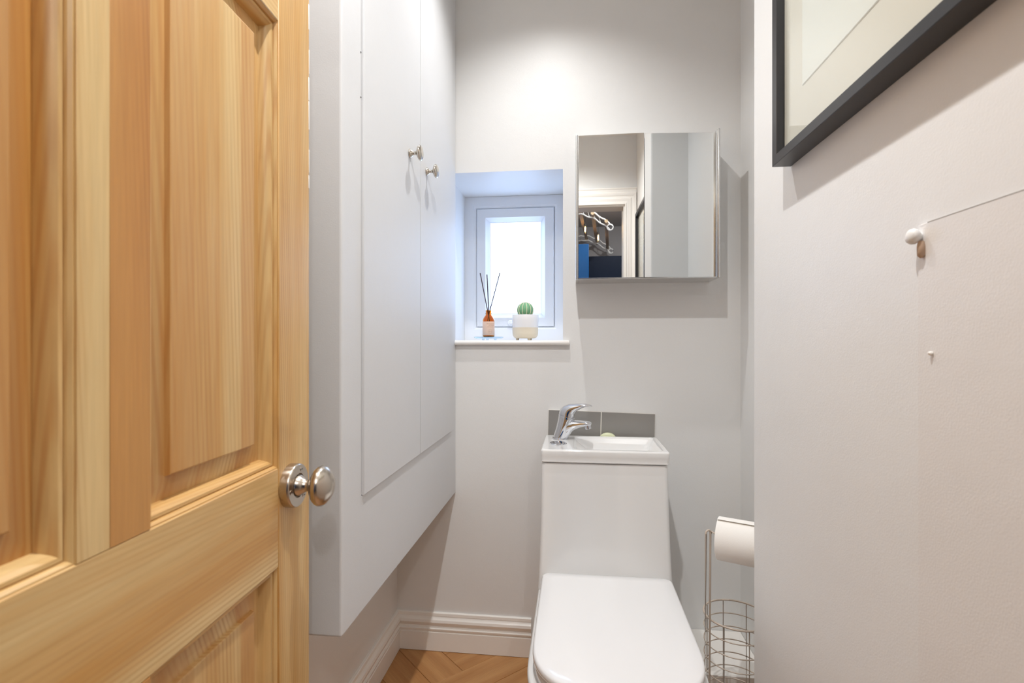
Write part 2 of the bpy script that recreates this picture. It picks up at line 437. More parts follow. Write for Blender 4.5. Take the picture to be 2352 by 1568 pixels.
# ------------------------------------------------------------------ window
win = thing('window_1', 'small white plastic framed frosted window in a deep reveal', 'window', (-.2385, 2.1, WZ0), kind='structure')
del win['category']
FY = 2.10
def rect_frame(bm, x0, x1, z0, z1, prof, y):
    """prof list of (inset, y offset) : mitred frame going inwards"""
    R = [[bm.verts.new((x, y+d, z)) for x, z in ((x0+i, z0+i), (x1-i, z0+i), (x1-i, z1-i), (x0+i, z1-i))] for i, d in prof]
    for a, b in zip(R, R[1:]): bridge(bm, a, b)
bm = bmesh.new()
rect_frame(bm, -.4460, -.0308, 1.1118, 1.6932, [(0, .05), (0, 0), (.038, 0), (.046, .006), (.0484, .012), (.0487, .05)], FY)
box(bm, (-.4458, FY, 1.1046), (-.0375, FY+.05, 1.1120))
obj('window_frame', bm, M['upvc'], win, ang=20)
# sash proud inside the frame
SX0, SX1, SZ0, SZ1 = -.3966, -.0800, 1.161, 1.644
bm = bmesh.new()
rect_frame(bm, SX0, SX1, SZ0, SZ1, [(0, .05), (0, .004), (.0025, .001), (.036, .001), (.038, .004), (.050, .014), (.0525, .018), (.0545, .018), (.0545, .05)], FY)
sash = obj('sash', bm, M['upvc'], win, ang=20)
bm = bmesh.new(); rect_frame(bm, -.398, -.0785, 1.159, 1.646, [(0, .03), (.01, .03)], FY); obj('gasket', bm, M['dark'], win)
obj('pane', nb((SX0+.050, FY+.022, SZ0+.050), (SX1-.050, FY+.030, SZ1-.050)), M['pane'], sash, sm=False, local=False)
# small catch on the bottom rail
hz = 1.176
bm = bmesh.new()
loft(bm, [rrect(-.268, -.205, hz-.011, hz+.011, .0105, 0), rrect(-.267, -.206, hz-.010, hz+.010, .0098, .010), rrect(-.265, -.208, hz-.008, hz+.008, .0078, .013)])
for v in bm.verts: v.co = Vector((v.co.x, FY+.001-v.co.z, v.co.y))
h = obj('window_catch', bm, M['upvc'], win)
bm = bmesh.new()
loft(bm, [rrect(-.259, -.214, hz-.005, hz+.005, .0048, 0.0125), rrect(-.258, -.215, hz-.004, hz+.004, .0038, .017)])
for v in bm.verts: v.co = Vector((v.co.x, FY+.001-v.co.z, v.co.y))
obj('catch_button', bm, M['upvc'], h)
# sill board
bm = bmesh.new()
pr = [(FY, 1.0868), (1.7945, 1.0868)] + [(1.783-.009*math.sin(t), 1.0957-.0088*math.cos(t)) for t in [math.pi*i/8 for i in range(9)]] + [(FY, 1.1045)]
# board inside the reveal and a longer nose in front
def sillrun(x0, x1, yb):
    ring0 = [Vector((x0, min(y, yb), z)) for y, z in pr]; ring1 = [Vector((x1, min(y, yb), z)) for y, z in pr]
    loft(bm, [ring0, ring1])
box(bm, (WX0+.0005, 1.7939, 1.0868), (WX1-.0005, FY-.0004, 1.1045))
obj('window_sill', bm, M['sill'], win, ang=30)
bm = bmesh.new()
pr2 = [(1.7938, 1.0868)]+pr[2:-1]+[(1.7938, 1.1045)]
rx = [(WX0+.04, 1), (-.018, 1), (-.0150, .75), (-.0140, .3)]
rings = []
for x, s in [(-.4135, 1), (-.019, 1), (-.0155, .86), (-.0142, .55)]:
    rings.append([Vector((x, 1.7938+(y-1.7938)*(.6+.4*s), 1.0957+(z-1.0957)*s)) for y, z in pr2])
loft(bm, rings)
obj('sill_nosing', bm, M['sill'], win, ang=30)

# ------------------------------------------------------------------ pine door
hinge = Vector((-.3643, .0373, 0.018))
door = thing('door_1', 'stripped pine panelled door standing open on the left', None, hinge, math.atan2(.9984, -.0566), kind='structure')
DW, DH, DT = .72, 1.945, .044
def dz(z): return z-hinge.z
xs = lambda s: DW-s
ST, MU0, MU1 = .0916, .322, .3980
rows = [(.235, .792), (.927, 1.537), (1.640, 1.870)]
cols = [(xs(MU0), xs(ST)), (ST, xs(MU1))]
def dbox(name, lo, hi, m):
    return obj(name, nb(lo, hi, .0012, 1), m, door, local=True)
dbox('stile', (xs(ST), 0, 0), (DW, DT, DH), M['pineV'])
dbox('stile', (0, 0, 0), (ST, DT, DH), M['pineV'])
zz = [0] + [v for r in rows for v in (dz(r[0]), dz(r[1]))] + [DH]
for i in range(0, 8, 2):
    dbox('rail', (ST+.0002, 0.0003, zz[i]), (xs(ST)-.0002, DT-.0003, zz[i+1]), M['pineH'])
for r in rows:
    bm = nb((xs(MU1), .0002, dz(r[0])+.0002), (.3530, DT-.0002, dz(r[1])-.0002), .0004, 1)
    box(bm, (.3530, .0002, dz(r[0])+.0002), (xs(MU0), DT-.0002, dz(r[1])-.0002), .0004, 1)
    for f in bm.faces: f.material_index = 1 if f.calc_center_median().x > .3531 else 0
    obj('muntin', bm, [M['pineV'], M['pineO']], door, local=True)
PP = [(0, .002), (.0015, .002), (.0035, .0045), (.0042, .0075), (.0055, .0062), (.0085, .0068), (.0115, .0100), (.0135, .0155), (.0142, .0200), (.0146, .0212), (.0385, .0168), (.0398, .0118), (.0410, .0112)]
for r in rows:
    for c in cols:
        x0, x1, z0, z1 = c[0], c[1], dz(r[0]), dz(r[1])
        bm = bmesh.new()
        for side in (0, 1):
            R = []
            for i, d in PP:
                y = d if side == 0 else DT-d
                R.append([bm.verts.new(p) for p in ((x0+i, y, z0+i), (x1-i, y, z0+i), (x1-i, y, z1-i), (x0+i, y, z1-i))])
            for q, (a, b) in enumerate(zip(R, R[1:])):
                for s in range(4):
                    t = (s+1) % 4
                    f = bm.faces.new((a[s], a[t], b[t], b[s])); f.material_index = (1 if s in (0, 2) and q < 9 else (0 if q < 9 else 2))
            f = bm.faces.new(R[-1]); f.material_index = 2
        obj('panel', bm, [M['pineV'], M['pineH'], M['pineP']], door, local=True, ang=25)
bm = bmesh.new()
z_ = dz(1.336); random.seed(3)
while z_ < DH-.02:
    h_ = random.uniform(.01, .05); w_ = random.uniform(.0012, .0032)
    if random.random() < .8: box(bm, (DW-w_, -.0003, z_), (DW+.0003, .001, z_+h_), .0002, 1)
    z_ += h_+random.uniform(0, .008)
tag(obj('paint_remnant', bm, M['gloss'], door, local=True), 'flakes of old white paint along the door edge')
# knob on its rose
kx, kz = xs(.0615), dz(.8956)
rose = obj('door_handle', (lambda bm: (lathe(bm, [(.0305, 0), (.0308, .0102), (.0302, .0125), (.0290, .0136), (.0172, .0136), (.0165, .0100), (.0, .0100)], (kx, 0, kz), (0, -1, 0), 48), bm)[1])(bmesh.new()), M['nickel'], door, local=True)
tag(rose, 'brushed nickel round rose of the door knob')
bm = bmesh.new()
lathe(bm, [(.0, .0095), (.0148, .0095), (.0152, .0125), (.0142, .0165), (.0110, .0210), (.0086, .0252), (.0082, .0295), (.0098, .0318), (.0170, .0345), (.0235, .0385), (.0270, .0425), (.0283, .0458), (.0279, .0492), (.0252, .0535), (.0205, .0575), (.0140, .0612), (.0070, .0634), (.0, .0640)], (kx, 0, kz), (0, -1, 0), 48)
obj('knob', bm, M['nickel'], rose, local=True, ang=60)
for a in (70, 190, 310):
    a = math.radians(a); cx, cz = kx+.0228*math.cos(a), kz+.0228*math.sin(a)
    bm = bmesh.new(); lathe(bm, [(.0036, .0130), (.0036, .0140), (.0026, .0144), (.0, .0144)], (cx, 0, cz), (0, -1, 0), 14)
    box(bm, (cx-.0022, -.0148, cz-.0005), (cx+.0022, -.0143, cz+.0004), mi=1)
    obj('screw', bm, [M['nickel'], M['dark']], rose, local=True)
for z in (.22, 1.70):
    bm = bmesh.new(); lathe(bm, [(.006, z), (.006, z+.09)], (-.004, -.004, 0), (0, 0, 1), 12); obj('hinge', bm, M['nickel'], door, local=True)

# ------------------------------------------------------------------ built-in cupboard
CX, CY0, CZ0 = -.414, .888, .567
cup = thing('wall_cupboard', 'tall white painted built-in cupboard boxed off the left wall beside the window', 'cupboard', (XL, CY0, CZ0))
e = .0006
car = obj('carcass', nb((XL+e, CY0, CZ0), (CX, YB-e, CEIL-e), .0045, 3), M['cupboard'], cup)
cut = obj('cutter', nb((CX-.17, .9738, .7968), (CX+.05, 1.7202, 2.3312)), M['cupboard'], sm=False)
md = car.modifiers.new('b', 'BOOLEAN'); md.operation = 'DIFFERENCE'; md.object = cut; md.solver = 'EXACT'
cut.location = -Vector((0, 0, 0))
bpy.context.view_layer.update(); dg = bpy.context.evaluated_depsgraph_get()
nm = bpy.data.meshes.new_from_object(car.evaluated_get(dg)); car.modifiers.clear(); car.data = nm
for p_ in nm.polygons: p_.use_smooth = False
bpy.data.objects.remove(cut, do_unlink=True)
for (y0, y1, ky, kz_, lab) in ((.9768, 1.3532, 1.261, 1.572, 'nearer'), (1.3566, 1.7178, 1.412, 1.5755, 'farther')):
    bm = nb((CX-.015, y0, .798), (CX+.0046, y1, 2.33), .0010, 2)
    d = obj('cupboard_door', bm, M['cupboard'], cup)
    bm = bmesh.new()
    lathe(bm, [(0, 0), (.0108, 0), (.0110, .0018), (.0098, .0030), (.0092, .0050), (.0058, .0080), (.0044, .0105), (.0042, .0150), (.0060, .0180), (.0120, .0205), (.0165, .0228), (.0186, .0252), (.0190, .0272), (.0180, .0295), (.0140, .0318), (.0080, .0330), (0, .0333)], (CX+.0052, ky, kz_), (1, 0, 0), 32)
    obj('knob', bm, M['nickel_b'], d, ang=60)
for z in (1.1+(784-122)/1190*1.017, 1.1+(784-225)/1190*1.017):
    bm = bmesh.new(); lathe(bm, [(.0016, 0), (.0016, .0005)], (CX+.0002, .9715, z), (1, 0, 0), 10); obj('screw_hole', bm, M['dark'], cup)

# ------------------------------------------------------------------ toilet with basin on its cistern
toi = thing('toilet', 'white close coupled toilet with a small wash basin on its cistern', 'toilet', (.09, 1.5, FZ))
TX = .0905
def dshape(hw, yb, yf, ys, z, n=2.55, rb=.02, k=20, dx=0):
    """plan outline: straight sides, rounded front towards -Y"""
    pts = []
    for i in range(5):
        a = math.radians(90*i/4); pts.append(Vector((TX+dx+hw-rb+rb*math.cos(a), yb-rb+rb*math.sin(a), z)))
    for i in range(5):
        a = math.radians(90+90*i/4); pts.append(Vector((TX+dx-hw+rb+rb*math.cos(a), yb-rb+rb*math.sin(a), z)))
    for i in range(2*k+1):
        t = math.pi+math.pi*i/(2*k)
        c, s = math.cos(t), math.sin(t)
        pts.append(Vector((TX+dx+hw*math.copysign(abs(c)**(2/n), c), ys-(ys-yf)*abs(s)**(2/n), z)))
    return pts
# pan
bm = bmesh.new()
loft(bm, [dshape(.135, 1.787, 1.19, 1.36, FZ+.0005, rb=.01), dshape(.136, 1.787, 1.18, 1.36, .06, rb=.01), dshape(.150, 1.787, 1.12, 1.33, .16, rb=.01),
          dshape(.172, 1.787, 1.045, 1.26, .27, rb=.01), dshape(.189, 1.787, .985, 1.18, .35, rb=.01), dshape(.1925, 1.787, .970, 1.16, .379, rb=.01),
          dshape(.1915, 1.787, .971, 1.16, .386, rb=.01), dshape(.188, 1.785, .975, 1.16, .3895, rb=.01), dshape(.178, 1.782, .984, 1.16, .3900, rb=.012)])
obj('pan', bm, M['ceramic'], toi, ang=50)
# cistern column, flared at its foot
bm = bmesh.new(); rings = []
for z, hw, yf in ((.3895, .1900, 1.482), (.4012, .1893, 1.485), (.42, .1885, 1.490), (.47, .1868, 1.4975), (.54, .1848, 1.506), (.62, .1832, 1.514), (.70, .1820, 1.521), (.738, .1815, 1.524), (.7435, .1800, 1.5255)):
    rings.append(rrect(TX-.0045-hw+.001, TX-.0045+hw+.001, yf, 1.7865, .012, z, 5))
loft(bm, rings)
obj('cistern', bm, M['ceramic'], toi, ang=50)
# basin
bx0, bx1, by0, by1 = -.0965, .2735, 1.518, 1.757
bm = bmesh.new()
R = [rrect(bx0+.012, bx1-.012, by0+.012, by1-.01, .008, .7440), rrect(bx0+.003, bx1-.003, by0+.003, by1-.003, .008, .7465), rrect(bx0+.0015, bx1-.0015, by0+.0012, by1-.0015, .009, .7490),
     rrect(bx0+.0022, bx1-.0022, by0+.0022, by1-.002, .009, .7535), rrect(bx0+.0008, bx1-.0008, by0+.0008, by1-.001, .010, .764), rrect(bx0, bx1, by0, by1, .011, .778),
     rrect(bx0+.0012, bx1-.0012, by0+.0012, by1-.0012, .011, .7818), rrect(bx0+.0045, bx1-.0045, by0+.0045, by1-.0045, .010, .784),
     rrect(.000, .2590, by0+.0165, by1-.0150, .014, .784), rrect(.0022, .2570, by0+.0185, by1-.0170, .0135, .7828), rrect(.0045, .2550, by0+.0200, by1-.0185, .013, .779),
     rrect(.016, .2490, by0+.0235, by1-.0220, .015, .766), rrect(.040, .2420, by0+.029, by1-.027, .018, .750), rrect(.060, .232, by0+.038, by1-.036, .02, .7445), rrect(.10, .20, by0+.07, by1-.07, .02, .7441)]
loft(bm, R, True, True)
basin = obj('basin', bm, M['ceramic'], toi, ang=45)
# flush button
bm = bmesh.new()
fb = Vector((-.048, 1.607, .784))
lathe(bm, [(0, 0), (.0268, 0), (.0268, .0022), (.0255, .0036), (.0225, .0036), (.0218, .0026), (0, .0026)], fb, n=40)
btn = obj('flush_button', bm, M['chrome'], toi)
for s in (1, -1):
    bm = bmesh.new(); pts = []
    for i in range(17):
        a = math.radians(-84+168*i/16); pts.append((s*(.0208*math.cos(a)), .0208*math.sin(a)))
    # crescent split: inner side is curved
    inn = [(s*.0012+ .004*math.cos(math.radians(-90+180*i/8)) - .004, .0195*math.sin(math.radians(90-180*i/8))) for i in range(9)]
    ring = [(x, y) for x, y in pts]+[(s*.0008, .0200), (s*.0008, -.0200)]
    loft(bm, [[fb+Vector((x, y, .0028)) for x, y in ring], [fb+Vector((x*.98+s*.0002, y*.98, .0048)) for x, y in ring]])
    obj('button_half', bm, M['chrome'], btn)
# seat ring and lid
bm = bmesh.new()
loft(bm, [dshape(.1745, 1.468, .989, 1.16, .3905), dshape(.177, 1.470, .986, 1.16, .394), dshape(.177, 1.470, .986, 1.16, .418), dshape(.175, 1.468, .988, 1.16, .4205)])
obj('seat_ring', bm, M['seat'], toi, ang=50)
bm = bmesh.new()
R = [dshape(.1755, 1.482, .986, 1.15, .4212, rb=.018), dshape(.1792, 1.486, .981, 1.15, .4240, rb=.02), dshape(.1800, 1.4868, .980, 1.15, .4290, rb=.02), dshape(.1796, 1.4864, .9805, 1.15, .4350, rb=.02),
     dshape(.1778, 1.4846, .9825, 1.15, .4383, rb=.019), dshape(.1740, 1.481, .9865, 1.15, .4400, rb=.018), dshape(.150, 1.457, 1.012, 1.15, .4408, rb=.016), dshape(.10, 1.40, 1.07, 1.15, .4412, rb=.012), dshape(.03, 1.30, 1.12, 1.15, .4413, rb=.008)]
loft(bm, R)
obj('lid', bm, M['seat'], toi, ang=50)
for s in (-1, 1):
    bm = bmesh.new(); lathe(bm, [(.011, -.022), (.011, .022)], (TX+s*.085, 1.4735, .4080), (1, 0, 0), 16); obj('lid_hinge', bm, M['chrome'], toi)

# mixer tap: local x = spout direction, z up
tap_o = Vector((-.0445, 1.688, .784))
TR = Matrix.Rotation(math.radians(-12), 3, 'Z')
def tp(x, y, z): return tap_o+TR@Vector((x, y, z))
def ell_loft(bm, secs, n=24):
    """secs: (cx, cz, tx, tz, r_in_plane, r_side): section normal (tx,tz) in the xz plane"""
    rings = []
    for cx, cz, tx, tz, ra, rb in secs:
        l = math.hypot(tx, tz); tx, tz = tx/l, tz/l; ax, az = -tz, tx
        rings.append([tp(cx+ax*ra*math.cos(2*math.pi*i/n), rb*math.sin(2*math.pi*i/n), cz+az*ra*math.cos(2*math.pi*i/n)) for i in range(n)])
    loft(bm, rings)
bm = bmesh.new()
lathe(bm, [(0, 0), (.0258, 0), (.0260, .002), (.0252, .0040), (.0235, .0048), (0, .0048)], tap_o, n=36)
tap = obj('tap', bm, M['chrome'], basin)
tag(tap, 'chrome monobloc mixer tap')
bm = bmesh.new()
ell_loft(bm, [(0, .004, .12, 1, .0218, .0218), (.001, .010, .16, 1, .0212, .0212), (.009, .030, .24, 1, .0222, .0208), (.0155, .050, .26, 1, .0240, .0208), (.0200, .067, .26, 1, .0252, .0212), (.0215, .0735, .26, 1, .0258, .0218), (.0220, .0752, .26, 1, .0248, .0210)])
ell_loft(bm, [(.010, .034, 1, .30, .0240, .0180), (.028, .0425, 1, .32, .0205, .0176), (.046, .0480, 1, .22, .0152, .0170), (.066, .0520, 1, .12, .0112, .0160), (.086, .0542, 1, .0, .0084, .0150), (.097, .0542, 1, -.1, .0068, .0135), (.1025, .0535, 1, -.3, .0034, .0095)])
ell_loft(bm, [(.007, .008, .5, 1, .0170, .0130), (.019, .023, .8, 1, .0160, .0140), (.033, .0355, 1, .6, .0120, .0145), (.050, .045, 1, .35, .0080, .0135)])
lathe(bm, [(0, 0), (.0104, 0), (.0110, -.0025), (.0110, -.0115), (.0092, -.0125), (0, -.0125)], tp(.0905, 0, .0495), (TR@Vector((-.22, 0, 1))), 20)
bm2 = bm
# join body into the tap mesh (one metal casting)
tmp = bpy.data.meshes.new('t'); 
bmesh.ops.recalc_face_normals(bm2, faces=bm2.faces[:]); smooth(bm2, 50)
off = tap.parent.location+toi.location
bmesh.ops.translate(bm2, vec=-off, verts=bm2.verts[:]); bm2.from_mesh(tap.data); bm2.to_mesh(tap.data); bm2.free()
# lever as a fourth-level piece would be too deep: tap is a part of the toilet itself
tap.parent = toi; basin_loc = basin.location
bm = bmesh.new()
ell_loft(bm, [(.0222, .0756, .24, 1, .0250, .0208), (.0225, .0815, .2, 1, .0256, .0212), (.0245, .0885, .35, 1, .0248, .0206), (.0300, .0950, .75, 1, .0222, .0198), (.0400, .1005, 1, .62, .0176, .0190), (.0540, .1055, 1, .34, .0118, .0182), (.0700, .1102, 1, .17, .0078, .0168), (.0850, .1128, 1, .02, .0050, .0146), (.0960, .1124, 1, -.14, .0034, .0114), (.1025, .1112, 1, -.25, .0022, .0075), (.1048, .1104, 1, -.3, .0008, .003)])
obj('tap_lever', bm, M['chrome'], tap, ang=50)
bm = bmesh.new(); ell_loft(bm, [(.0214, .0732, .26, 1, .0264, .0222), (.0219, .0750, .26, 1, .0264, .0222)]); obj('tap_collar', bm, M['chrome'], tap)

# soap standing behind the rim
bm = bmesh.new()
rings = []
for t in [i/10 for i in range(11)]:
    a = -math.pi/2+math.pi*t; rings.append([Vector((.1135+.030*math.cos(a)**.5*math.cos(b) if math.cos(a) > 0 else .1135, 1.7715+.0085*math.sin(a), .7690+.0245*(max(math.cos(a), 0)**.5)*math.sin(b))) for b in [2*math.pi*i/24 for i in range(24)]])
loft(bm, rings)
tag(obj('soap_bar', bm, M['soap']), 'pale green oval soap bar standing behind the basin rim', 'soap')

# splashback tiles
sp = thing('splashback', 'two grey wall tiles forming a splashback behind the tap', 'tiles', (-.086, YB, .765))
def tilt(bm, a=.0255, o=(-.086, .865)):
    for v in bm.verts:
        dx, dz_ = v.co.x-o[0], v.co.z-o[1]
        v.co.x = o[0]+dx*math.cos(a)+dz_*math.sin(a); v.co.z = o[1]-dx*math.sin(a)+dz_*math.cos(a)
    return bm
for x0, x1 in ((-.0855, .0915), (.0950, .2715)):
    obj('tile', tilt(nb((x0, YB-.0075, .772), (x1, YB-.0006, .8645), .0008, 1)), M['tile'], sp)
obj('grout', tilt(nb((-.0865, YB-.0062, .7705), (.2722, YB-.0004, .8652))), M['grout'], sp, sm=False)

# ------------------------------------------------------------------ mirror cabinet
mc = thing('mirror_cabinet', 'shallow bathroom cabinet with two mirrored doors on the back wall', 'cabinet', (.228, YB, 1.298))
mx0, mx1, my, mz0, mz1 = .006, .450, 1.665, 1.298, 1.7575
yb_ = YB-.0006
for x in (mx0, mx1-.010):
    bm = nb((x, my+.006, mz0), (x+.010, yb_, mz1), .001, 1)
    box(bm, (x+(.0 if x < .2 else .002), my, mz0-.001), (x+(.008 if x < .2 else .010), my+.014, mz1+.002), .003, 3)
    obj('side_panel', bm, M['alu'], mc)
obj('bottom_panel', nb((mx0+.0102, my+.002, mz0), (mx1-.0102, yb_, mz0+.0030), .0005, 1), M['alu'], mc)
obj('top_panel', nb((mx0+.0102, my+.026, mz1-.010), (mx1-.0102, yb_, mz1-.001), .001, 1), M['alu'], mc)
obj('back_panel', nb((mx0+.0102, yb_-.006, mz0+.0102), (mx1-.0102, yb_, mz1-.0102)), M['alu'], mc, sm=False)
def mdoor(x0, x1, hinge_right, ang):
    bm = nb((x0, my+.0005, mz0+.0036), (x1, my+.0055, mz1-.0015-(.0018 if hinge_right else 0)), .0006, 1)
    piv = Vector((x0, my+.003, 0))
    bmesh.ops.rotate(bm, cent=piv, matrix=Matrix.Rotation(ang, 3, 'Z'), verts=bm.verts[:])
    bm.normal_update()
    for f in bm.faces:
        if f.normal.y < -.8: f.material_index = 0
        else: f.material_index = 1
    obj('mirror_door', bm, [M['mirror'], M['alu']], mc, sm=False)
mdoor(mx0+.0085, .2195, False, 0.0)
mdoor(.2205, mx1-.0090, True, math.radians(5.0))

# ------------------------------------------------------------------ framed picture on the right wall
pc = thing('framed_picture', 'large black framed print with a wide cream mount on the right wall', 'picture', (XR, .6, 1.42))
py0, py1, pz0, pz1, px = .195, 1.0, 1.4195, 1.852, .361
bm = bmesh.new()
FP = [(0, XR-.0006), (0, px+.0008), (.0008, px), (.0175, px+.001), (.0185, px+.002), (.0185, px+.0135)]
R = [[bm.verts.new((x, y, z)) for y, z in ((py0+i, pz0+i), (py1-i, pz0+i), (py1-i, pz1-i), (py0+i, pz1-i))] for i, x in FP]
for a, b in zip(R, R[1:]): bridge(bm, a, b)
bm.faces.new(R[0])
obj('frame', bm, M['black'], pc, ang=25)
gx = px+.0120
obj('mount', (lambda bm: bm)(nb((gx+.003, py0+.018, pz0+.018), (gx+.0045, py1-.018, pz1-.018))), M['mat'], pc, sm=False)
bm = bmesh.new(); oy0, oy1, oz0, oz1 = py0+.098, .9067, 1.524, pz1-.10
rect = [((oy0, oz0), (oy1, oz0), (oy1, oz1), (oy0, oz1))]
obj('bevel_window', (lambda b_: b_)(nb((gx+.0024, oy0-.0012, oz0-.0012), (gx+.0031, oy1+.0012, oz1+.0012))), M['paper'], pc, sm=False)
pr_ = obj('print', nb((gx+.0020, oy0, oz0), (gx+.0026, oy1, oz1)), M['paper'], pc, sm=False)
bm = nb((gx+.0017, .8160, 1.604), (gx+.0021, .8168, 1.70)); box(bm, (gx+.0017, .62, 1.698), (gx+.0021, .8168, 1.6990))
obj('pencil_line', bm, M['pencil'], pr_, sm=False)
obj('glass', nb((gx, py0+.0183, pz0+.0183), (gx+.0012, py1-.0183, pz1-.0183)), M['picglass'], pc, sm=False)

# peg and plug on the right wall board
pg = thing('wall_peg', 'painted-over round peg at the corner of the board on the right wall', 'peg', (XR, .640, 1.219))
bm = bmesh.new(); lathe(bm, [(.0050, .0), (.0050, .004), (.0085, .0075), (.0092, .0110), (.0078, .0142), (.0040, .0160), (0, .0163)], (XR-.0004, .6395, 1.2185), (-1, .0, .08), 20); obj('peg_head', bm, M['wall'], pg, ang=60)
bm = bmesh.new(); lathe(bm, [(.0030, 0), (.0042, .006), (.0040, .016), (.0015, .019)], (XR-.0052, .6345, 1.2130), (0, -.02, -1), 12); obj('peg_stub', bm, M['rust'], pg, ang=60)
bm = bmesh.new(); lathe(bm, [(.0022, 0), (.0024, .002), (.0012, .0038), (0, .004)], (XR-.0034, .6195, 1.0865), (-1, .3, .3), 10)
tag(obj('wall_plug', bm, M['gloss']), 'tiny painted nail head on the board on the right wall', 'nail')

# ------------------------------------------------------------------ window sill things
SZ = 1.1048
tr = thing('glass_tray', 'round clear glass dish under the amber diffuser bottle', 'dish', (-.3105, 1.880, SZ))
bm = bmesh.new()
lathe(bm, [(0, 1.1105), (.045, 1.1105), (.0525, 1.1130), (.0545, 1.1155), (.0535, 1.1172), (.0500, 1.1165), (.0440, 1.1148), (0, 1.1148)], (-.3105, 1.880, 0), n=48)
obj('dish', bm, M['trayglass'], tr)
for k in range(3):
    a = math.radians(30+120*k); bm = bmesh.new()
    lathe(bm, [(.0035, SZ), (.0050, SZ+.003), (.0050, 1.1102)], (-.3105+.026*math.cos(a), 1.880+.026*math.sin(a), 0), n=14); obj('foot', bm, M['trayglass'], tr)
bo = Vector((-.3108, 1.880, 1.1152))
bt = thing('diffuser_bottle', 'amber glass reed diffuser bottle with a kraft label on the window sill', 'bottle', bo)
bm = bmesh.new()
lathe(bm, [(0, .0004), (.0190, .0004), (.0212, .0020), (.0217, .0050), (.0217, .0600), (.0206, .0660), (.0178, .0725), (.0135, .0785), (.0112, .0820), (.0106, .0840), (.0118, .0850), (.0120, .0880), (.0108, .0890), (.0108, .0975), (.0112, .0990), (.0098, .0996), (.0086, .0990), (.0086, .0820), (.0150, .0750), (.0185, .0670), (.0195, .0600), (.0195, .0050), (.0180, .0035), (0, .0035)], bo, n=40)
obj('bottle_body', bm, M['amber'], bt, ang=50)
bm = bmesh.new()
rings = []
for r, z in ((.02185, .0075), (.02205, .0078), (.02205, .0575), (.02185, .0578)):
    rings.append([bo+Vector((r*math.cos(2*math.pi*i/40), r*math.sin(2*math.pi*i/40), z)) for i in range(40)])
loft(bm, rings, False, False)
lb = obj('label', bm, M['label'], bt, ang=50)
def label_text(txt, size, ang_right, z):
    cu = bpy.data.curves.new('t', 'FONT'); cu.body = txt; cu.size = size; cu.align_x = 'RIGHT'; cu.extrude = 0
    o = bpy.data.objects.new('t', cu); COL.objects.link(o)
    dg = bpy.context.evaluated_depsgraph_get(); dg.update()
    me = bpy.data.meshes.new_from_object(o.evaluated_get(dg)); bpy.data.objects.remove(o)
    bm = bmesh.new(); bm.from_mesh(me)
    r = .02225
    for v in bm.verts:
        a = ang_right+v.co.x/r; v.co = bo+Vector((r*math.cos(a), r*math.sin(a), z+v.co.y))
    ob = obj('lettering', bm, M['ink'], lb, sm=False, recalc=False)
A0 = -math.pi/2+math.radians(-9.4)
label_text('LEMONGRASS', .0052, A0+1.42, .0480); label_text('& GINGER', .0052, A0+1.42, .0425)
label_text('REED DIFFUSER 100ml', .0026, A0+1.25, .0375)
# small round emblem
bm = bmesh.new(); r = .02225
cir = []
for i in range(28):
    a = 2*math.pi*i/28; cir.append((A0+.62+.0062*math.cos(a)/r, .0215+.0078*math.sin(a)))
pts = [bo+Vector((r*math.cos(a), r*math.sin(a), z)) for a, z in cir]
tube(bm, pts, .00022, 4, closed=True)
obj('emblem', bm, M['ink'], lb, sm=False)
label_text('m', .0050, A0+.52, .0195); label_text('&', .0034, A0+.66, .0205); label_text('m', .0050, A0+.88, .0205)
tips = [(1103, 626), (1119.5, 631), (1148, 627)]
RD = [(-.3431, 1.885, 1.352), (-.3155, 1.872, 1.345), (-.2704, 1.890, 1.353)]
for k, t in enumerate(RD):
    bm = bmesh.new(); b0 = bo+Vector(((-.003, 0, .004)[k], (.002, -.003, .002)[k], .006)); nk = bo+Vector(((-.0035, .0005, .0045)[k], 0, .097))
    d = (Vector(t)-nk).normalized(); lowp = nk-d*.086
    lowp.x = max(min(lowp.x, bo.x+.014), bo.x-.014)
    tube(bm, [lowp, nk, t], .0018, 8)
    tag(obj('reed', bm, M['reed']), ('dark diffuser reed leaning left out of the bottle', 'dark diffuser reed standing nearly upright in the bottle', 'dark diffuser reed leaning right out of the bottle')[k], 'reed', 'reeds in the amber bottle')

po = Vector((-.1745, 1.872, SZ))
pt = thing('plant_pot', 'small two-tone white and cream footed plant pot on the window sill', 'pot', po)
bm = bmesh.new()
prof = [(0, .0070), (.0330, .0070), (.0400, .0095), (.0450, .0165), (.0466, .0270), (.0470, .0455), (.0472, .0465), (.0476, .0700), (.0478, .0900), (.0470, .0912), (.0452, .0905), (.0440, .0880), (.0440, .0800), (0, .0800)]
lathe(bm, prof, po, n=48)
for f in bm.faces:
    if f.calc_center_median().z > po.z+.0458: f.material_index = 1
obj('pot_body', bm, [M['pot_b'], M['pot_w']], pt)
for a in (197, 302, 55):
    a = math.radians(a); bm = bmesh.new(); lathe(bm, [(.0046, .0002), (.0056, .003), (.0064, .0085)], po+Vector((.029*math.cos(a), .026*math.sin(a), 0)), n=14); obj('pot_foot', bm, M['pot_b'], pt)
ca = thing('cactus', 'small round ribbed green cactus with pale spines in the pot', 'cactus', po+Vector((0, 0, .078)))
bm = bmesh.new(); cc = po+Vector((0, 0, .1090)); rings = []; nr = 12; ns = 72
for j in range(1, 24):
    ph = -math.pi/2+math.pi*j/24; ring = []
    for i in range(ns):
        th = 2*math.pi*i/ns+.26; rr = .0295*(1-.075*abs(math.sin(nr*th/2))**.7*1.0+.03)
        ring.append(cc+Vector((rr*math.cos(ph)*math.cos(th), rr*math.cos(ph)*math.sin(th), .0275*math.sin(ph))))
    rings.append(ring)
loft(bm, rings); 
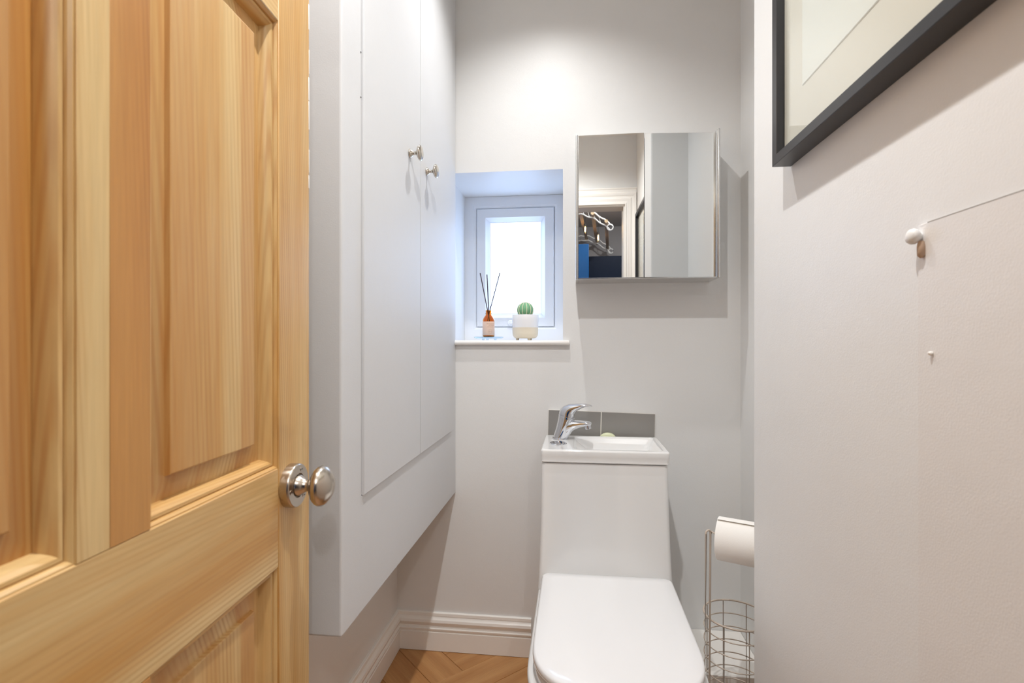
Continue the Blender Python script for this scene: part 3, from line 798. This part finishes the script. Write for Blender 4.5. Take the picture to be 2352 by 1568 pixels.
obj('cactus_body', bm, M['cactus'], ca, ang=80)
for k in range(nr):
    th = 2*math.pi*k/nr-.26; bm = bmesh.new()
    tube(bm, [cc+Vector((.0302*math.cos(ph)*math.cos(th), .0302*math.cos(ph)*math.sin(th), .0283*math.sin(ph))) for ph in [math.radians(-42+128*j/16) for j in range(17)]], .0011, 6)
    obj('rib_ridge', bm, M['spine'], ca)
bm = bmesh.new()
for k in range(nr):
    th = 2*math.pi*k/nr - .26 + 0
    th = 2*math.pi*k/nr-.26
    for j in range(20):
        ph = math.radians(-30+116*j/19)
        p = cc+Vector((.0305*math.cos(ph)*math.cos(th), .0305*math.cos(ph)*math.sin(th), .0280*math.sin(ph)))
        n_ = (p-cc).normalized()
        for s in range(4):
            d = (n_+Vector((random.uniform(-.9, .9), random.uniform(-.9, .9), random.uniform(-.9, .9)))).normalized()
            a, b = frame_for(d); wv = .00045
            q = p-n_*.0006
            vs = [bm.verts.new(q+a*wv), bm.verts.new(q-a*wv*.5+b*wv), bm.verts.new(q-a*wv*.5-b*wv), bm.verts.new(q+d*.0026)]
            for f in ((0, 1, 3), (1, 2, 3), (2, 0, 3)): bm.faces.new([vs[x] for x in f])
sp_ = obj('spines', bm, M['spine'], ca, sm=False); sp_['kind'] = 'stuff'
bm = bmesh.new(); lathe(bm, [(0, .0795), (.0436, .0795), (.0436, .0830), (0, .0850)], po, n=32)
obj('soil', bm, simple('gravel', (188, 176, 156), .9, bump=(500, .8, .002)), pt)

# ------------------------------------------------------------------ toilet roll stand
BC = Vector((.4135, 1.392)); BR = .0765
sd = thing('toilet_roll_stand', 'beige wire toilet roll stand with a tall round basket, beside the toilet', 'stand', (BC.x, BC.y, FZ))
def circ(r, z, n=48, c=BC): return [Vector((c.x+r*math.cos(2*math.pi*i/n), c.y+r*math.sin(2*math.pi*i/n), z)) for i in range(n)]
top = .3975
bm = bmesh.new(); tube(bm, circ(BR+.001, top), .0024, 8, closed=True); obj('rim', bm, M['wire'], sd, ang=80)
for k in range(1, 11):
    z = top-.0352*k
    bm = bmesh.new(); tube(bm, circ(BR, z), .0014, 6, closed=True); obj('ring', bm, M['wire'], sd, ang=80)
for k in range(8):
    a = math.radians(8+45*k); x, y = BC.x+(BR-.002)*math.cos(a), BC.y+(BR-.002)*math.sin(a)
    bm = bmesh.new(); tube(bm, [(x, y, top), (x, y, FZ+.004)], .0013, 6); obj('upright', bm, M['wire'], sd)
bm = bmesh.new(); tube(bm, circ(BR+.004, FZ+.0042), .0035, 8, closed=True); tube(bm, [(BC.x-BR, BC.y, FZ+.004), (BC.x+BR, BC.y, FZ+.004)], .002, 6); tube(bm, [(BC.x, BC.y-BR, FZ+.004), (BC.x, BC.y+BR, FZ+.004)], .002, 6)
obj('base', bm, M['wire'], sd, ang=80)
# hairpin pole on the left of the basket, bent over at the top into the roll arm
P0 = Vector((.3300, 1.352)); P1 = Vector((.3425, 1.358))
ptop = .6245
pts = [(P0.x-.004, P0.y, FZ+.003), (P0.x, P0.y, ptop-.008)]
for i in range(7):
    a = math.pi-math.pi*i/6; m_ = (P0+P1)/2; r_ = (P1-P0).length/2; dv = (P1-P0).normalized()
    pts.append((m_.x+dv.x*r_*math.cos(a), m_.y+dv.y*r_*math.cos(a), ptop-.007+.007*math.sin(a)))
pts += [(P1.x-.004, P1.y, FZ+.003)]
bm = bmesh.new(); tube(bm, pts, .0026, 8); obj('pole', bm, M['wire'], sd, ang=80)
RA = Vector((.360, 1.352, .6075)); rd = Vector((.905, -.426, 0)).normalized()
bm = bmesh.new(); tube(bm, [(P1.x, P1.y, ptop-.02), (P1.x+.003, P1.y, ptop-.004), RA-rd*.004+Vector((0, 0, .0075)), RA+rd*.125+Vector((0, 0, .0075)), RA+rd*.130+Vector((0, 0, .020))], .0025, 8); obj('roll_arm', bm, M['wire'], sd, ang=80)
rl = thing('toilet_roll', 'white toilet roll hanging on the wire stand', 'toilet roll', RA)
bm = bmesh.new(); lathe(bm, [(.021, .0), (.0505, .0), (.0518, .0015), (.0518, .0985), (.0505, .100), (.021, .100), (.021, 0)], RA, rd, 56, cap=False)
obj('paper', bm, M['tissue'], rl)
bm = bmesh.new(); lathe(bm, [(.0208, .0005), (.0208, .0995), (.0196, .0995), (.0196, .0005), (.0208, .0005)], RA, rd, 32, cap=False); obj('core', bm, M['card'], rl)
# loose outer sheet
bm = bmesh.new(); side = Vector((rd.y, -rd.x, 0))
r0 = []; r1 = []
for i in range(16):
    a = math.radians(150-80*i/15); rr = .0522+.0012*(i/15)**2+(.003 if i == 15 else 0)
    p = side*(rr*math.cos(a))+Vector((0, 0, rr*math.sin(a))); r0.append(bm.verts.new(RA+p+rd*.0005)); r1.append(bm.verts.new(RA+p+rd*.0995))
bridge(bm, r0, r1, closed=False)
s_ = obj('loose_sheet', bm, M['tissue'], rl); md = s_.modifiers.new('t', 'SOLIDIFY'); md.thickness = .0005

# ------------------------------------------------------------------ ceiling downlights
for k, (lx, ly) in enumerate(LIGHTS):
    t = thing('downlight', ('recessed ceiling downlight nearer the doorway', 'recessed ceiling downlight over the toilet')[k], 'light', (lx, ly, CEIL), group='ceiling downlights')
    bm = bmesh.new(); lathe(bm, [(.030, -.0005), (.042, -.0005), (.0425, -.003), (.040, -.006), (.034, -.006), (.030, -.0025), (.030, -.0005)], (lx, ly, CEIL), n=40, cap=False); obj('bezel', bm, M['fix'], t)
    bm = bmesh.new(); lathe(bm, [(0, -.0008), (.0295, -.0008), (.0295, -.0025), (0, -.0025)], (lx, ly, CEIL), n=32); obj('lens', bm, M['lens'], t)

t = thing('kitchen_downlight', 'small ceiling downlight in the kitchen outside the doorway', 'light', (.56, -1.22, CEIL))
bm = bmesh.new(); lathe(bm, [(.030, -.0005), (.042, -.0005), (.0425, -.003), (.040, -.006), (.034, -.006), (.030, -.0025), (.030, -.0005)], (.56, -1.22, CEIL), n=40, cap=False); obj('bezel', bm, M['fix'], t)
bm = bmesh.new(); lathe(bm, [(0, -.0008), (.0295, -.0008), (.0295, -.0025), (0, -.0025)], (.56, -1.22, CEIL), n=32); obj('lens', bm, M['lens'], t)
# ------------------------------------------------------------------ kitchen beyond the doorway (seen in the mirror)
KX0, KX1, KY = -1.3, 1.5, -2.62
struct('wall_kitchen_back', nb((KX0-.1, KY-.1, -.05), (KX1+.1, KY, CEIL+.05)), M['kwall'], sm=False)
struct('wall_kitchen_left', nb((KX0-.1, KY, -.05), (KX0, -.12, CEIL+.05)), M['kwall'], sm=False)
struct('wall_kitchen_right', nb((KX1, KY, -.05), (KX1+.1, -.12, CEIL+.05)), M['kwall'], sm=False)
bm = nb((KX0, -.12, -.05), (XL-.1, 0, CEIL+.05)); box(bm, (XR2+.1, -.12, -.05), (KX1, 0, CEIL+.05)); struct('wall_kitchen_front', bm, M['kwall'], sm=False)
struct('floor_kitchen', nb((KX0, KY, -.05), (KX1, -.12, .008)), M['kfloor'], sm=False)
struct('ceiling_kitchen', nb((KX0-.1, KY-.1, CEIL+.0), (KX1+.1, -.1205, CEIL+.1)), M['kceil'], sm=False)
fr = thing('tall_blue_unit', 'bright blue tall kitchen unit reflected in the left mirror door', 'cabinet', (-.20, -1.60, .008))
obj('body', nb((-.50, -1.90, .09), (.131, -1.29, 1.962), .003), M['fridge'], fr)
obj('plinth', nb((-.49, -1.88, .008), (.120, -1.33, .09)), M['navy'], fr)
dd = obj('unit_door', nb((-.498, -1.289, .10), (.129, -1.270, 1.958), .002), M['fridge'], fr)
obj('handle', nb((-.47, -1.268, .95), (-.455, -1.245, 1.25), .004), M['nickel'], dd)
nv = thing('navy_tall_units', 'dark navy tall kitchen units reflected in the left mirror door', 'cabinet', (.6, -2.35, .008))
obj('body', nb((.14, KY+.001, .09), (1.34, -2.24, 2.005), .002), M['navy'], nv)
obj('plinth', nb((.15, KY+.001, .008), (1.33, -2.30, .09)), M['dark'], nv)
for k in range(2):
    d = obj('unit_door', nb((.142+.6*k, -2.239, .10), (.738+.6*k, -2.221, 2.002), .0015), M['navy'], nv)
    obj('handle', nb((.70+.05*k if k else .70, -2.22, 1.0), (.712+.05*k if k else .712, -2.20, 1.3), .003), M['nickel'], d)
# pulley clothes airer
ay0, ay1 = -1.17, -2.51
ai = thing('clothes_airer', 'ceiling clothes airer with wooden slats and white iron ends, reflected in the mirror', 'airer', (.06, -1.84, 2.2))
xo = lambda y: -.012+(y-ay0)/(ay1-ay0)*.10
SL = [(-.152, -.055), (-.047, 0), (.0575, 0.0), (.162, -.028), (.262, -.075)]
SL = [(-.285, -.115), (-.17, -.045), (-.057, .0), (.057, .0), (.17, -.045), (.285, -.115)]
for dx, dzz in SL:
    bm = bmesh.new(); tube(bm, [(xo(ay0)+dx, ay0+.05, 2.235+dzz), (xo(ay1)+dx, ay1-.0, 2.235+dzz)], .0150, 10); obj('slat', bm, M['slat'], ai)
for y in (ay0-.05, ay1+.10):
    bm = bmesh.new(); x_ = xo(y)
    up = [Vector((x_+dx, y, 2.235+.028-(dx/.285)**2*.118-.02*math.sin(abs(dx)*60)*.3)) for dx in [-.32+.64*i/40 for i in range(41)]]
    lo_ = [p-Vector((0, 0, .050)) for p in up]
    tube(bm, up, .006, 6); tube(bm, lo_, .006, 6)
    for i in range(1, 40, 3): tube(bm, [up[i], lo_[min(i+1, 40)]], .0042, 6)
    for e_ in (0, 40):
        c_ = (up[e_]+lo_[e_])/2; tube(bm, [c_+Vector((.025*math.cos(a), 0, .025*math.sin(a))) for a in [2*math.pi*i/16 for i in range(16)]], .006, 6, closed=True)
    obj('iron_end', bm, M['iron'], ai)
    bm = bmesh.new(); tube(bm, [(x_, y, 2.26), (x_, y, CEIL)], .003, 6); obj('rope', bm, M['rope'], ai)
for k, (bx, by, bz) in enumerate(((.108, -1.66, 2.175), (.232, -1.70, 2.100), (.0, -1.62, 2.17))):
    t = thing('pendant_bulb', ('glowing filament bulb seen between the airer slats in the mirror, left of a lower one', 'glowing filament bulb hanging lowest, under the airer end in the mirror', 'glowing filament bulb at the left edge of the mirror')[k], 'light bulb', (bx, by, bz), group='kitchen pendant bulbs')
    bm = bmesh.new(); tube(bm, [(bx, by, bz+.035), (bx, by, CEIL)], .0022, 6); lathe(bm, [(.012, .028), (.013, .045), (.006, .052)], (bx, by, bz), n=16); obj('flex', bm, M['dark'], t)
    bm = bmesh.new(); lathe(bm, [(0, -.045), (.010, -.042), (.017, -.02), (.016, .005), (.012, .028)], (bx, by, bz), n=16); obj('bulb', bm, M['picglass'], t)
    bm = bmesh.new(); lathe(bm, [(.002, -.032), (.0055, -.02), (.0055, .01), (.002, .02)], (bx, by, bz), n=10); obj('filament', bm, M['filament'], t)
bm = bmesh.new(); lathe(bm, [(0, -.0005), (.14, -.0005), (.14, -.012), (.12, -.02), (0, -.02)], (.95, -1.75, CEIL), n=32)
tag(obj('kitchen_ceiling_light', bm, M['kdisc']), 'round white kitchen ceiling light beyond the doorway', 'light')
